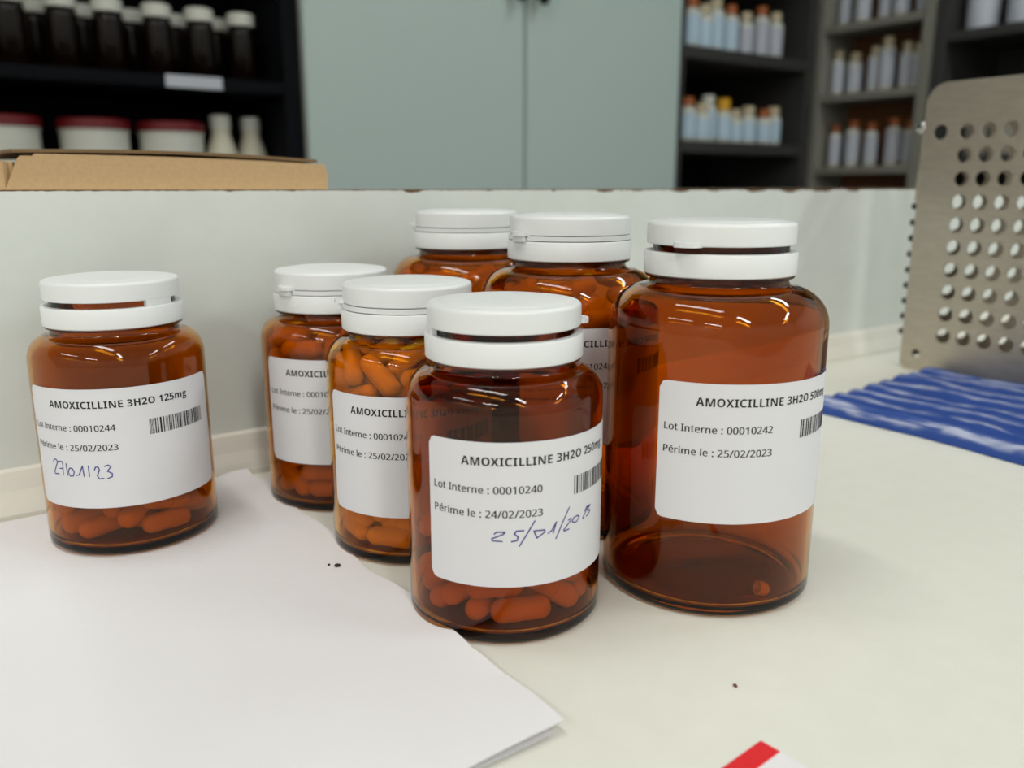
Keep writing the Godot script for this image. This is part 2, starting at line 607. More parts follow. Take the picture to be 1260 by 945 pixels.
func setup_view() -> void:
	var cam := Camera3D.new()
	cam.name = "camera"
	var lens := CameraAttributesPhysical.new()
	lens.frustum_focal_length = 26.266
	lens.frustum_focus_distance = 0.285
	lens.exposure_aperture = 9.0
	lens.frustum_near = 0.02
	lens.frustum_far = 50.0
	cam.attributes = lens
	cam.position = Vector3(0, TY + 0.1345, 0)
	cam.rotation_degrees = Vector3(-13.176, -35.1, 0)
	add_child(cam)
	cam.fov = 49.12
	cam.near = 0.02
	cam.far = 50.0
	cam.current = true

	var env := Environment.new()
	env.background_mode = Environment.BG_COLOR
	env.background_color = Color(0.05, 0.055, 0.06)
	env.tonemap_mode = Environment.TONE_MAPPER_LINEAR
	env.tonemap_exposure = 2.97
	env.sdfgi_enabled = true
	env.ssao_enabled = true
	env.ssil_enabled = true
	var we := WorldEnvironment.new()
	we.name = "environment"
	we.environment = env
	add_child(we)

	# ceiling luminaires, all running along Z
	var spots := [Vector2(-0.25, -0.2), Vector2(1.75, -0.2), Vector2(-2.1, -0.2), Vector2(-0.25, 1.7), Vector2(1.75, 1.7), Vector2(-2.1, 1.7)]
	var power := [0.30, 0.34, 0.32, 0.74, 0.70, 0.74]
	var where := ["ceiling luminaire above the bench, nearest to the bottles", "ceiling luminaire above the right end of the bench", "ceiling luminaire above the left end of the bench", "ceiling luminaire behind the bench, middle of its row", "ceiling luminaire behind the bench, right of its row", "ceiling luminaire behind the bench, left of its row"]
	var glow := StandardMaterial3D.new()
	glow.albedo_color = Color(0.9, 0.9, 0.9)
	glow.emission_enabled = true
	glow.emission = Color(1.0, 1.0, 0.97)
	glow.emission_energy_multiplier = 0.4
	for i in spots.size():
		var t := thing("ceiling_light", where[i], "lamp", Vector3(spots[i].x, 2.70, spots[i].y), 0, "ceiling luminaires")
		obj("housing", span(Vector3(-0.10, -0.06, -0.66), Vector3(0.10, 0.0, 0.66), 0.008), mat("lamp housing", Color(0.85, 0.85, 0.84), 0.5), t)
		obj("diffuser", span(Vector3(-0.075, -0.068, -0.62), Vector3(0.075, -0.061, 0.62), 0.002), glow, t)
		var a := AreaLight3D.new()
		a.name = "lamp_light"
		a.area_size = Vector2(0.14, 1.22)
		a.light_color = Color(1.0, 0.995, 0.965) if i != 1 and i != 4 else Color(0.95, 0.99, 1.0)
		a.light_energy = power[i]
		a.area_range = 12.0
		a.shadow_enabled = true
		a.position = Vector3(0, -0.072, 0)
		a.rotation_degrees = Vector3(-90, 0, 0)
		t.add_child(a)


func setup_materials() -> void:
	glass("amber glass", AMBER)
	glass("light amber glass", Color(0.86, 0.41, 0.014))
	glass("large amber glass", Color(0.65, 0.25, 0.010))
	glass("dark amber glass", Color(0.68, 0.25, 0.02))
	mat("white plastic", Color(0.90, 0.91, 0.91), 0.38)
	mat("label paper", Color(0.87, 0.87, 0.885), 0.75, 0.0, 0.3)
	mat("black print", Color(0.05, 0.05, 0.055), 0.7)
	mat("blue ink", Color(0.22, 0.24, 0.52), 0.6)
	mat("capsule", Color(0.99, 0.97, 0.90), 0.4)
	var top := mat("cream laminate", Color(0.89, 0.885, 0.85), 0.42, 0.0, 0.4)
	grained(top, noise_tex(3, 0.02, Color(0.985, 0.985, 0.98), Color(1, 1, 1), 512, 5), Vector3(6, 6, 6))
	var grey := mat("grey laminate", Color(0.87, 0.885, 0.865), 0.5, 0.0, 0.4)
	grained(grey, noise_tex(7, 0.012, Color(0.975, 0.978, 0.975), Color(1, 1, 1), 512, 4), Vector3(5, 5, 5))
	var chip := mat("chipboard", Color(0.50, 0.38, 0.25), 0.9)
	grained(chip, noise_tex(9, 0.08, Color(0.55, 0.5, 0.45), Color(1, 1, 1), 256, 3), Vector3(40, 40, 40))
	mat("strip plastic", Color(0.90, 0.885, 0.845), 0.4)
	var card := mat("cardboard", Color(0.80, 0.67, 0.50), 0.85)
	grained(card, noise_tex(12, 0.05, Color(0.94, 0.94, 0.935), Color(1, 1, 1), 512, 4), Vector3(14, 14, 14))
	mat("cardboard inside", Color(0.50, 0.40, 0.28), 0.9)
	var st := mat("brushed steel", Color(0.80, 0.765, 0.71), 0.42, 1.0)
	var g := noise_tex(15, 0.03, Color(0.93, 0.93, 0.93), Color(1, 1, 1), 512, 4)
	grained(st, g, Vector3(14, 14, 3))
	mat("dark steel", Color(0.30, 0.31, 0.31), 0.4, 1.0)
	mat("polished steel", Color(0.80, 0.80, 0.80), 0.15, 1.0)
	var paper := mat("white paper", Color(0.90, 0.89, 0.90), 0.8, 0.0, 0.25)
	relief(paper, noise_tex(21, 0.02, Color(0, 0, 0), Color(1, 1, 1), 512, 5), 0.01)
	paper.uv1_triplanar = true
	paper.uv1_world_triplanar = true
	paper.uv1_scale = Vector3(8, 8, 8)
	mat("red print", Color(0.86, 0.07, 0.11), 0.55)
	mat("black shelf", Color(0.05, 0.058, 0.075), 0.75, 0.0, 0.22)
	mat("dark shelf", Color(0.21, 0.205, 0.20), 0.6)
	mat("grey shelf", Color(0.52, 0.51, 0.47), 0.6)
	mat("brown backing", Color(0.46, 0.29, 0.16), 0.75)
	mat("cabinet grey", Color(0.72, 0.78, 0.765), 0.45)
	mat("dark handle", Color(0.06, 0.06, 0.07), 0.4)
	mat("old white plastic", Color(0.82, 0.82, 0.78), 0.5)
	mat("milky plastic", Color(0.80, 0.78, 0.70), 0.5)
	mat("red lid", Color(0.42, 0.03, 0.07), 0.5)
	mat("brown glass", Color(0.07, 0.035, 0.02), 0.16, 0.0, 0.36)
	mat("silver label", Color(0.74, 0.75, 0.79), 0.6)
	mat("blue label", Color(0.74, 0.82, 0.88), 0.6)
	mat("orange cap", Color(0.66, 0.36, 0.16), 0.5)
	mat("yellow cap", Color(0.86, 0.64, 0.10), 0.5)
	mat("cream cap", Color(0.78, 0.72, 0.60), 0.5)
	mat("wall paint", Color(0.88, 0.88, 0.87), 0.9)
	mat("ceiling paint", Color(0.93, 0.93, 0.92), 0.9)
	mat("floor vinyl", Color(0.52, 0.50, 0.47), 0.5)


func build_room() -> void:
	var w: StandardMaterial3D = mats["wall paint"]
	var x0 := -2.9
	var x1 := 2.72
	var z0 := -2.12
	var z1 := 2.9
	struct("floor", span(Vector3(x0, -0.1, z0), Vector3(x1, 0, z1), 0.0), mats["floor vinyl"], "grey vinyl floor of the dispensary")
	struct("ceiling", span(Vector3(x0, 2.7, z0), Vector3(x1, 2.8, z1), 0.0), mats["ceiling paint"], "white ceiling above the bench")
	struct("wall_back", span(Vector3(x0 - 0.1, -0.1, z0 - 0.1), Vector3(x1 + 0.1, 2.8, z0), 0.0), w, "pale wall behind the shelves and the grey cabinet")
	struct("wall_front", span(Vector3(x0 - 0.1, -0.1, z1), Vector3(x1 + 0.1, 2.8, z1 + 0.1), 0.0), w, "pale wall behind the photographer")
	struct("wall_left", span(Vector3(x0 - 0.1, -0.1, z0), Vector3(x0, 2.8, z1), 0.0), w, "pale wall at the left end of the room")
	struct("wall_right", span(Vector3(x1, -0.1, z0), Vector3(x1 + 0.1, 2.8, z1), 0.0), w, "pale wall behind the brown backed shelves")


func build_bench() -> void:
	var t := thing("bench", "cream laminate worktop bench that carries the bottles and papers", "table", Vector3(0.1, 0, -0.02))
	obj("worktop", span(Vector3(-1.1, TY - 0.038, -0.3732), Vector3(1.25, TY, 0.42), 0.003), mats["cream laminate"], t)
	obj("apron", span(Vector3(-1.08, TY - 0.12, -0.35), Vector3(1.23, TY - 0.0385, -0.33), 0.002), mats["cabinet grey"], t)
	for sx in [-1.05, 0.0, 1.2]:
		for sz in [-0.33, 0.36]:
			obj("leg", span(Vector3(sx - 0.025, 0, sz - 0.025), Vector3(sx + 0.025, TY - 0.0385, sz + 0.025), 0.003), mats["cabinet grey"], t)

	# the upright board behind the bench: brown chipboard with a grey laminate face whose upper edge is chipped
	var zf := -0.3945
	var d := thing("bench_divider", "grey laminated upright board behind the bottles with a chipped brown top edge", "divider", Vector3(0, 0, zf))
	obj("chipboard_core", span(Vector3(-1.0, 0.02, -0.018), Vector3(1.35, TY + 0.1335, 0.0), 0.0004), mats["chipboard"], d)
	var rng := RandomNumberGenerator.new()
	rng.seed = 44
	var chips := [[0.214, 0.006, 0.0016], [0.262, 0.003, 0.0007], [0.306, 0.002, 0.0012], [0.345, 0.008, 0.0014], [0.372, 0.006, 0.0009], [0.410, 0.010, 0.0017], [0.442, 0.007, 0.001], [0.485, 0.012, 0.0018], [0.522, 0.012, 0.0022], [0.560, 0.014, 0.0016], [0.600, 0.010, 0.002], [0.15, 0.002, 0.0006], [0.12, 0.003, 0.0005]]
	var o := PackedVector2Array([Vector2(1.35, 0.02), Vector2(-1.0, 0.02)])
	var x := -1.0
	while x < 1.35:
		var y := TY + 0.1331 - 0.0003 * rng.randf()
		if x > 0.34: y -= 0.0004 * rng.randf()
		for c in chips:
			var k: float = absf(x - c[0]) / c[1]
			if k < 1.0: y -= c[2] * (1.0 - k * k) * rng.randf_range(0.6, 1.1)
		o.append(Vector2(x, y))
		x += 0.0016 if x > 0.0 and x < 0.7 else 0.02
	o.append(Vector2(1.35, TY + 0.133))
	obj("laminate_face", prism(o, 0.0001, 0.0009), mats["grey laminate"], d)
	obj("back_ledge", span(Vector3(-1.0, TY + 0.105, -0.26), Vector3(1.35, TY + 0.1325, -0.0185), 0.001), mats["cream laminate"], d)
	obj("back_panel", span(Vector3(-1.0, 0.0, -0.26), Vector3(1.35, TY + 0.1045, -0.244), 0.001), mats["grey laminate"], d)

	# the rounded white strip along the foot of the board
	var p := PackedVector2Array([Vector2(0, 0), Vector2(0.0078, 0), Vector2(0.0078, 0.0022), Vector2(0.0066, 0.006), Vector2(0.0046, 0.0115), Vector2(0.0034, 0.0165), Vector2(0.0026, 0.0192), Vector2(0.0012, 0.0202), Vector2(0, 0.0202)])
	var s := obj("sealing_strip", prism(p, -1.0, 1.35, Transform3D(Basis(Vector3(0, 0, 1), Vector3.UP, Vector3(-1, 0, 0)), Vector3(0.0, 0, 0))), mats["strip plastic"], null, Vector3(0.35, TY + 0.0001, zf + 0.001))
	tag(s, "rounded cream sealing strip along the foot of the grey board", "strip")

	# flat postal box on the ledge
	var c := thing("cardboard_box", "shallow brown cardboard mailing box lying on top of the grey divider", "box", Vector3(0, TY + 0.1327, -0.426))
	var front := PackedVector2Array([Vector2(0.0345, 0), Vector2(0.1813, 0), Vector2(0.1815, 0.0095), Vector2(0.1805, 0.0120), Vector2(0.1785, 0.0133), Vector2(0.150, 0.0146), Vector2(0.100, 0.0157), Vector2(0.0475, 0.0160), Vector2(0.0465, 0.0150), Vector2(0.0418, 0.0150), Vector2(0.0405, 0.0135)])
	obj("front_panel", prism(front, -0.0022, 0.0), mats["cardboard"], c)
	obj("corner_flap", prism(PackedVector2Array([Vector2(0, 0), Vector2(0.026, 0), Vector2(0.026, 0.0025), Vector2(0.004, 0.0128), Vector2(0, 0.0128)]), -0.0018, 0.0, Transform3D(Basis(Vector3(-0.80, 0, -0.6), Vector3.UP, Vector3(-0.6, 0, 0.80)), Vector3(0.0350, 0, -0.0004))), mats["cardboard"], c)
	obj("side_panel", span(Vector3(0.0372, 0, -0.118), Vector3(0.0392, 0.0128, -0.0026), 0.0004), mats["cardboard"], c)
	obj("side_panel", span(Vector3(0.1792, 0, -0.118), Vector3(0.1813, 0.0135, -0.0024), 0.0004), mats["cardboard"], c)
	obj("back_panel", span(Vector3(0.0345, 0, -0.12), Vector3(0.1810, 0.0150, -0.1181), 0.0004), mats["cardboard"], c)
	obj("bottom_panel", span(Vector3(0.0365, 0.0002, -0.118), Vector3(0.1790, 0.002, -0.0024), 0.0004), mats["cardboard"], c)
	var lid := begin()
	for i in 20:
		for k in 6:
			var at := func(u: float, v: float, up: float) -> Vector3:
				var xx := lerpf(0.0395, 0.1765, u)
				return Vector3(xx, lerpf(0.0163, 0.0142, u) + 0.0016 * sin(PI * u) + 0.0012 * sin(PI * v) + up, lerpf(-0.001, -0.119, v))
			var u0 := i / 20.0
			var u1 := (i + 1) / 20.0
			var v0 := k / 6.0
			var v1 := (k + 1) / 6.0
			quad(lid, at.call(u0, v0, 0.001), at.call(u1, v0, 0.0015), at.call(u1, v1, 0.0015), at.call(u0, v1, 0.0015), Vector3.UP)
			quad(lid, at.call(u0, v0, 0.0), at.call(u1, v0, 0.0), at.call(u1, v1, 0.0), at.call(u0, v1, 0.0), Vector3.DOWN)
			if k == 0: quad(lid, at.call(u0, 0.0, 0.0), at.call(u1, 0.0, 0.0), at.call(u1, 0.0, 0.0015), at.call(u0, 0.0, 0.0015), Vector3(0, 0, 1))
			if k == 5: quad(lid, at.call(u0, 1.0, 0.0), at.call(u1, 1.0, 0.0), at.call(u1, 1.0, 0.0015), at.call(u0, 1.0, 0.0015), Vector3(0, 0, -1))
			if i == 0: quad(lid, at.call(0.0, v0, 0.0), at.call(0.0, v1, 0.0), at.call(0.0, v1, 0.0015), at.call(0.0, v0, 0.0015), Vector3(-1, 0, 0))
			if i == 19: quad(lid, at.call(1.0, v0, 0.0), at.call(1.0, v1, 0.0), at.call(1.0, v1, 0.0015), at.call(1.0, v0, 0.0015), Vector3(1, 0, 0))
	obj("lid_flap", lid.commit(), mats["cardboard inside"], c)


func shelf_unit(label: String, at: Vector3, turn: float, width: float, depth: float, height: float, boards: Array, thick: float, m: Material, back: Material, ends := [true, true]) -> Node3D:
	# local x runs along the front from 0 to width, the front looks along +z
	var u := thing("shelf_unit", label, "shelving", at, turn)
	var s := 0.034
	if ends[0]: obj("upright", span(Vector3(0, 0, -depth), Vector3(s, height, 0), 0.001), m, u)
	if ends[1]: obj("upright", span(Vector3(width - s, 0, -depth), Vector3(width, height, 0), 0.001), m, u)
	obj("back_board", span(Vector3(0, 0, -depth - 0.01), Vector3(width, height, -depth - 0.0005), 0.0), back, u)
	var a := s if ends[0] else 0.0
	var b := width - (s if ends[1] else 0.0)
	for y in boards:
		obj("shelf_board", span(Vector3(a + 0.0005, y - thick, -depth), Vector3(b - 0.0005, y, -0.004), 0.001), m, u)
	return u


func build_background() -> void:
	var zb := -1.71
	# black shelves on the left
	var black: StandardMaterial3D = mats["black shelf"]
	var u := shelf_unit("black shelf unit on the left holding brown bottles and white tubs", Vector3(-1.6, 0, zb), 0, 2.281, 0.36, 2.1, [0.08, 0.40, 0.72, TY + 0.098, TY + 0.3385, TY + 0.60, 1.85, 2.1], 0.023, black, black)
	var tagm := obj("edge_label", span(Vector3(1.6 + 0.420, TY + 0.3165, -0.0035), Vector3(1.6 + 0.524, TY + 0.3385, -0.0022), 0.0), mats["silver label"], u)
	tag(tagm, "pale paper strip stuck on the shelf edge")
	var whitec: StandardMaterial3D = mats["old white plastic"]
	var brown: StandardMaterial3D = mats["brown glass"]
	var xs := [0.185, 0.268, 0.345, 0.432, 0.510, 0.592]
	for i in xs.size():
		shelf_bottle("brown_bottle", ["brown glass bottle with a white cap at the far left of the black shelf", "brown bottle second from the left in the front row of the black shelf", "brown bottle third from the left in the front row of the black shelf", "brown bottle with a white cap standing above the left end of the pale shelf label", "brown bottle with a white cap standing above the right end of the pale shelf label", "brown bottle with a white cap nearest to the grey cabinet"][i], "front row of brown bottles", Vector3(xs[i], TY + 0.339, zb - 0.075 - 0.004 * (i % 2)), 0.0275, 0.132, brown, whitec, 0.024, 0.98)
	var bx := [0.12, 0.235, 0.315, 0.402, 0.482, 0.566, 0.612]
	for i in 7:
		shelf_bottle("brown_bottle", "half hidden brown bottle in the back row, %s from the grey cabinet" % ["seventh", "sixth", "fifth", "fourth", "third", "second", "first"][i], "back row of brown bottles", Vector3(bx[i], TY + 0.339, zb - 0.165), 0.0275, 0.132, brown, whitec, 0.024, 0.98)
	# white tubs with red lids, two pale jugs
	for i in 3:
		var t := thing("plastic_tub", ["white tub with dark red lid at the far left under the brown bottles", "white tub with dark red lid standing above the middle of the cardboard box", "white tub with dark red lid beside the pale jugs"][i], "tub", Vector3([0.155, 0.306, 0.445][i], TY + 0.0982, zb - 0.10), 0, "tubs with red lids")
		obj("body", lathe(mm([0, 0, 56, 0, 57, 1, 60, 138, 62, 138, 62, 141, 0, 141]), 40), whitec, t)
		obj("lid", lathe(mm([57, 141.5, 63, 141.5, 64, 142.5, 64, 158, 62, 160, 56, 160, 55, 157, 0, 157]), 40), mats["red lid"], t)
	for i in 2:
		var t := thing("plastic_jug", ["pale conical plastic jug beside the red lidded tub", "pale conical plastic jug at the right end of the black shelf"][i], "jug", Vector3([0.540, 0.608][i], TY + 0.0982, zb - 0.09 - 0.02 * i), 0, "pale plastic jugs")
		obj("body", lathe(mm([0, 0, 33, 0, 35, 2, 35, 70, 31, 100, 22, 128, 18.5, 140, 18.5, 152, 0, 152]), 32), mats["milky plastic"], t)
		obj("cap", lathe(mm([18, 152.3, 20, 152.3, 20, 176, 18, 178, 0, 178]), 32), whitec, t)

	# the grey double door cabinet
	var cab := thing("storage_cabinet", "tall pale grey double door cabinet between the shelves", "cabinet", Vector3(0.683, 0, zb))
	var cg: StandardMaterial3D = mats["cabinet grey"]
	obj("body", span(Vector3(0.0, 0.0, -0.39), Vector3(1.056, 1.98, -0.0005), 0.003), mats["grey shelf"], cab)
	for k in 2:
		var dr := obj("door", span(Vector3(0.001, 0.03, 0.0), Vector3(0.541, 1.975, 0.02), 0.003) if k == 0 else span(Vector3(0.547, 0.03, 0.0), Vector3(1.055, 1.975, 0.02), 0.003), cg, cab)
		var hx := 0.513 if k == 0 else 0.575
		var h := begin()
		add_tube(h, Vector3(hx, TY + 0.545, 0.05), Vector3(hx, TY + 0.70, 0.05), 0.011)
		add_tube(h, Vector3(hx, TY + 0.57, 0.0205), Vector3(hx, TY + 0.57, 0.05), 0.007)
		add_tube(h, Vector3(hx, TY + 0.675, 0.0205), Vector3(hx, TY + 0.675, 0.05), 0.007)
		obj("handle", h.commit(), mats["dark handle"], dr)

	# dark shelves right of the cabinet, two crowded boards in view
	var dark: StandardMaterial3D = mats["dark shelf"]
	shelf_unit("dark shelf unit right of the grey cabinet with two crowded shelves", Vector3(1.742, 0, zb), 0, 0.60, 0.36, 2.1, [0.08, 0.5, TY + 0.262, TY + 0.512, TY + 0.76, 2.1], 0.032, dark, black)
	var rng := RandomNumberGenerator.new()
	rng.seed = 17
	var caps := ["orange cap", "cream cap", "old white plastic", "yellow cap"]
	var order := [["bright", 0.012, "blue label"], ["plain", 0.0, "silver label"]]
	var names_u := ["first", "second", "third", "fourth", "fifth", "sixth", "seventh", "eighth", "ninth"]
	var ux := [1.808, 1.868, 1.922, 1.980, 2.040, 2.108, 2.180, 2.236]
	for i in ux.size():
		var cap: String = ["cream cap", "orange cap", "cream cap", "cream cap", "orange cap", "cream cap", "orange cap", "cream cap"][i]
		shelf_bottle("labelled_bottle", "white bottle with a pale label on the dark upper shelf, %s from the cabinet" % names_u[i], "bottles on the dark upper shelf", Vector3(ux[i], TY + 0.5125, zb - 0.07 - 0.02 * rng.randf()), 0.029 if i < 4 else 0.025, 0.150 - 0.012 * (i % 3), whitec, mats[cap], 0.026, 0.7, mats["blue label" if i < 5 else "silver label"])
	var lx := [1.807, 1.861, 1.915, 1.968, 2.024, 2.082, 2.140, 2.198, 2.250]
	for i in lx.size():
		var cap: String = ["yellow cap", "orange cap", "cream cap", "old white plastic", "yellow cap", "cream cap", "cream cap", "orange cap", "cream cap"][i]
		shelf_bottle("labelled_bottle", "white bottle with %s on the dark lower shelf, %s from the cabinet" % [cap.replace("old white plastic", "white cap"), names_u[i]], "bottles on the dark lower shelf", Vector3(lx[i], TY + 0.2625, zb - 0.06 - 0.03 * rng.randf()), 0.0265, [0.118, 0.122, 0.108, 0.135, 0.128, 0.1, 0.112, 0.105, 0.115][i], whitec, mats[cap], 0.034 if i in [0, 4] else 0.024, 0.75, mats["blue label"])

	# brown backed shelves along the right wall, turned to look along -X
	var xr := 2.3625
	var grey: StandardMaterial3D = mats["grey shelf"]
	shelf_unit("grey shelf unit with a brown back in the corner", Vector3(xr, 0, -1.735), -PI / 2, 0.385, 0.16, 2.1, [0.08, 0.5, TY + 0.196, TY + 0.412, TY + 0.612, 1.8, 2.1], 0.022, grey, mats["brown backing"])
	shelf_unit("grey shelf unit at the right edge behind the perforated steel", Vector3(xr, 0, -1.349), -PI / 2, 0.62, 0.30, 2.1, [0.08, 0.5, TY + 0.22, TY + 0.545, TY + 0.9, 2.1], 0.026, dark, mats["dark shelf"])
	var rows := [[TY + 0.1965, [-1.668, -1.608, -1.545, -1.482, -1.430], "lowest visible shelf", 0.128], [TY + 0.4125, [-1.680, -1.628, -1.562, -1.520, -1.462, -1.418], "middle shelf", 0.122], [TY + 0.6125, [-1.676, -1.610, -1.545, -1.488, -1.428], "top visible shelf", 0.13]]
	for k in rows.size():
		var row: Array = rows[k]
		for i in row[1].size():
			var cap: String = caps[(i * 3 + k) % 3]
			shelf_bottle("labelled_bottle", "pale bottle on the %s before the brown back, %s from the corner" % [row[2], names_u[i]], "bottles on the brown backed shelves", Vector3(xr + 0.055 + 0.02 * rng.randf(), row[0], row[1][i]), 0.0195 + 0.003 * (i % 2), row[3] + (0.03 if k == 1 and i == 3 else 0.01 * ((i + k) % 2)), whitec, mats[cap], 0.022, 0.68, mats["silver label"], -PI / 2)
	for i in 2:
		var t := thing("storage_jar", ["large white jar on the right hand shelf, left one of two", "large white jar on the right hand shelf at the picture edge"][i], "jar", Vector3(xr + 0.08, TY + 0.5455, [-1.262, -1.155][i]), 0, "large white jars")
		obj("body", lathe(mm([0, 0, 38, 0, 40, 2, 40, 110, 34, 122, 30, 126, 0, 126]), 32), mats["silver label"], t)
		obj("lid", lathe(mm([30, 126.3, 34, 126.3, 34, 148, 32, 150, 0, 150]), 32), whitec, t)
	for i in 3:
		var t := thing("storage_jar", ["small round lidded jar low on the right hand shelf, left one", "small round lidded jar low on the right hand shelf, middle one", "small round lidded jar low on the right hand shelf, right one"][i], "jar", Vector3(xr + 0.07, TY + 0.2205, [-1.235, -1.155, -1.075][i]), 0, "small lidded jars")
		obj("body", lathe(mm([0, 0, 30, 0, 32, 2, 32, 150, 26, 166, 22, 170, 0, 170]), 32), mats["grey shelf"], t)
		obj("lid", lathe(mm([21, 170.3, 24, 170.3, 24, 193, 21, 197, 0, 197]), 32), mats["milky plastic"], t)


func build_steel_rack() -> void:
	var xp := 0.6053
	var t := thing("steel_rack", "perforated brushed steel rack standing at the right edge behind the blue cloth", "rack", Vector3(xp, TY, -0.3453), -PI / 2)
	# local x: along the plate (towards the camera), local z: out of the face that is seen
	var o := PackedVector2Array()
	var w := 0.19
	for c in [[0.006, 0.006, 0.006, 180.0, 270.0], [w - 0.006, 0.006, 0.006, 270.0, 360.0], [w - 0.014, 0.206 - 0.014, 0.014, 0.0, 90.0], [0.014, 0.206 - 0.014, 0.014, 90.0, 180.0]]:
		for i in 9:
			var a := deg_to_rad(lerpf(c[3], c[4], i / 8.0))
			o.append(Vector2(c[0] + cos(a) * c[2], c[1] + sin(a) * c[2]))
	var steel: StandardMaterial3D = mats["brushed steel"]
	for k in 2:
		var plate := CSGPolygon3D.new()
		plate.name = "front_plate" if k == 0 else "rear_plate"
		plate.polygon = o
		plate.depth = 0.0016
		plate.material_override = steel
		plate.position = Vector3(0, 0.0003, 0 if k == 0 else -0.031)
		t.add_child(plate, true)
		var holes := [Vector2(0.0120, 0.1723)] if k == 0 else []
		for r in 10:
			for c in range(-1 if k == 1 else 0, 10):
				holes.append(Vector2(0.0308 + 0.0146 * c + (-0.0042 if k == 1 else 0.0), 0.0284 + 0.01595 * r))
		if k == 0: holes.append(Vector2(0.012, 0.0125))
		for h in holes:
			var cut := CSGCylinder3D.new()
			cut.name = "hole"
			cut.operation = CSGShape3D.OPERATION_SUBTRACTION
			cut.radius = 0.0053 if h.y > 0.02 else 0.0032
			cut.height = 0.02
			cut.sides = 24
			cut.position = Vector3(h.x, h.y, -0.0008)
			cut.rotation_degrees.x = 90
			plate.add_child(cut, true)
	for k in [[0.02, 0.010], [0.17, 0.010], [0.17, 0.194], [0.02, 0.196]]:
		obj("spacer_rod", tube(Vector3(k[0], k[1], -0.0012), Vector3(k[0], k[1], -0.0305), 0.003), mats["polished steel"], t)
	for k in 9:
		obj("side_peg", tube(Vector3(0.0008, 0.027 + 0.0117 * k, -0.0075), Vector3(-0.0066, 0.027 + 0.0117 * k, -0.0075), 0.0024, 10), mats["dark steel"], t)
	obj("side_flange", span(Vector3(0.0005, 0.008, -0.030), Vector3(0.002, 0.122, -0.0018), 0.0003), steel, t)
	obj("hinge_rod", tube(Vector3(-0.0015, 0.124, -0.004), Vector3(-0.0015, 0.172, -0.004), 0.0022), steel, t)
	var sc := begin()
	add_lathe(sc, mm([0, 0, 4.2, 0, 4.6, 0.8, 4.0, 2.6, 2.4, 3.6, 0, 3.9]), 20, 50.0, Vector3(-0.0025, 0.1765, -0.003), Basis(Vector3.RIGHT, PI / 2))
	obj("screw", sc.commit(), mats["polished steel"], t)


